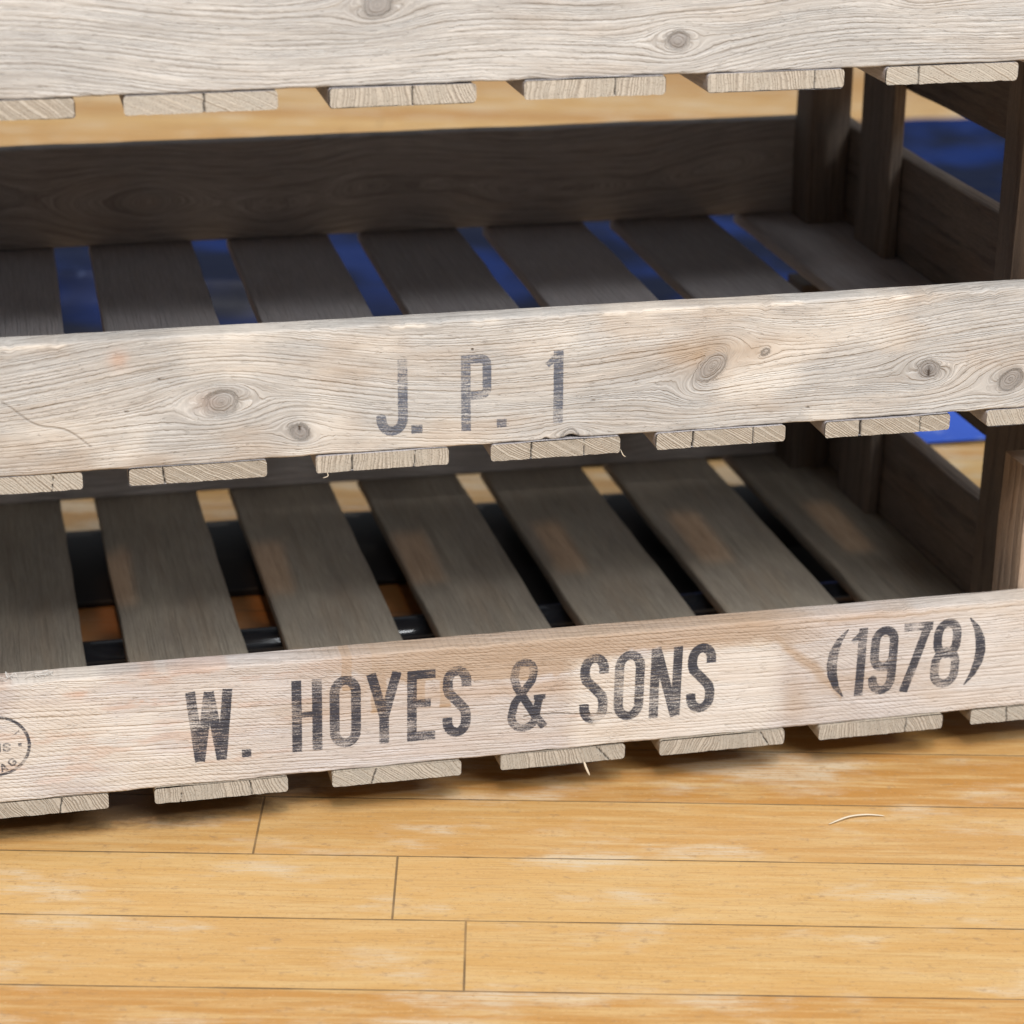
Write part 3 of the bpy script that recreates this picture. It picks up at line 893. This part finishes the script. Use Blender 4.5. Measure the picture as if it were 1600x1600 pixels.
def lathe_x(name, prof, y, z, mat, parent=None, n=40):
    """prof: list of (x, r)"""
    vs = []; fs = []
    for x, r in prof:
        for k in range(n):
            a = 2 * math.pi * k / n
            vs.append((x, y + r * math.cos(a), z + r * math.sin(a)))
    for i in range(len(prof) - 1):
        for k in range(n):
            fs.append((i * n + k, i * n + (k + 1) % n, (i + 1) * n + (k + 1) % n, (i + 1) * n + k))
    fs.append(tuple(range(n))); fs.append(tuple((len(prof) - 1) * n + k for k in range(n - 1, -1, -1)))
    me = bpy.data.meshes.new(name); me.from_pydata(vs, [], fs)
    me.polygons.foreach_set('use_smooth', [True] * len(fs)); me.materials.append(mat)
    fix_normals(me)
    return link(name, me, parent)


plat = bpy.data.objects.new('low_platform', None)
plat.empty_display_size = .05
S.collection.objects.link(plat)
plat['label'] = 'low glossy black platform frame on the floor, seen through the slats of the lowest tray'
plat['category'] = 'platform'
lathe_x('front_bar', [(-.47, .009), (-.47, .0116), (.36, .0116), (.36, .009)], .220, ZF + .0118, M_black, plat)
lathe_x('front_bar', [(-.47, .004), (-.47, .0062), (.36, .0062), (.36, .004)], .2385, ZF + .0064, M_black, plat)
board('rear_board', 'x', (-.47, .327, ZF), (.36, .458, ZF + .006), M_dark, plat, r=.002)
board('centre_board', 'y', (.004, .2460, ZF), (.30, .3266, ZF + .006), M_dark, plat, r=.002)
for x0, x1 in ((-.47, -.43), (.32, .36)):
    board('side_board', 'y', (x0, .2460, ZF), (x1, .3266, ZF + .006), M_dark, plat, r=.002)


# ------------------------------------------------------------------ loose fibres and shavings
def fibre(name, pts, r, mat, parent=None, flat=1.0, n=6):
    pts = [np.array(p, float) for p in pts]
    # catmull-rom resample
    P = [pts[0]] + pts + [pts[-1]]; out = []
    for i in range(1, len(P) - 2):
        for t in np.linspace(0, 1, 8, endpoint=False):
            a, b, c_, d = P[i - 1], P[i], P[i + 1], P[i + 2]
            out.append(.5 * ((2 * b) + (c_ - a) * t + (2 * a - 5 * b + 4 * c_ - d) * t * t + (3 * b - a - 3 * c_ + d) * t ** 3))
    out.append(pts[-1])
    vs, fs = [], []
    m = len(out)
    for k, p in enumerate(out):
        tg = out[min(k + 1, m - 1)] - out[max(k - 1, 0)]; tg = tg / np.linalg.norm(tg)
        up = np.array([0, 0, 1.0]) if abs(tg[2]) < .9 else np.array([1.0, 0, 0])
        s_ = np.cross(tg, up); s_ /= np.linalg.norm(s_); u_ = np.cross(s_, tg)
        rr = r * (1 - .75 * abs(2 * k / (m - 1) - 1) ** 3)
        for q in range(n):
            an = 2 * math.pi * q / n
            vs.append(tuple(p + s_ * rr * math.cos(an) + u_ * rr * flat * math.sin(an)))
    for k in range(m - 1):
        for q in range(n):
            fs.append((k * n + q, k * n + (q + 1) % n, (k + 1) * n + (q + 1) % n, (k + 1) * n + q))
    fs.append(tuple(range(n))); fs.append(tuple((m - 1) * n + q for q in range(n - 1, -1, -1)))
    me = bpy.data.meshes.new(name); me.from_pydata(vs, [], fs); me.materials.append(mat)
    me.polygons.foreach_set('use_smooth', [True] * len(fs))
    fix_normals(me)
    return link(name, me, parent)


B = NB('fresh_wood_fibre'); M_fib = B.done((0.58, 0.50, 0.38), .8, .2)
B = NB('white_fluff'); M_fluff = B.done((0.55, 0.53, 0.50), .8, .2)
o = fibre('wood_shaving', [(.165, -.0590, ZF + .0012), (.178, -.0548, ZF + .0022), (.190, -.0535, ZF + .0016), (.200, -.0560, ZF + .0010)], .0008, M_fib, None, .35)
o['label'] = 'pale curved wood shaving lying on the floor in front of the trays'; o['category'] = 'shaving'
ft = fibre('splinter', [(.0365, .0005, .0010), (.0378, -.0006, -.0035), (.0400, -.0012, -.0085)], .0007, M_fib, lower)
for k in range(9):
    rr = random.Random(50 + k)
    x = rr.uniform(-.295, -.262); z = .0795
    pts = [(x, .004, z - .0006)]
    for q in range(3):
        pts.append((pts[-1][0] + rr.uniform(-.004, .006), pts[-1][1] + rr.uniform(-.002, .003), z + rr.uniform(.0003, .0040)))
    pts.append((pts[-1][0] + .003, pts[-1][1], z - .0004))
    fibre('loose_fibre', pts, 0.00016, M_fluff, lower)
for x in (-.113, .046):
    rr = random.Random(int(x * 1000))
    fibre('loose_fibre', [(x, .0008, .001), (x + .001, -.0012, -.0016), (x + rr.uniform(-.002, .003), -.0014, -.0026)], .0002, M_fib, upper)
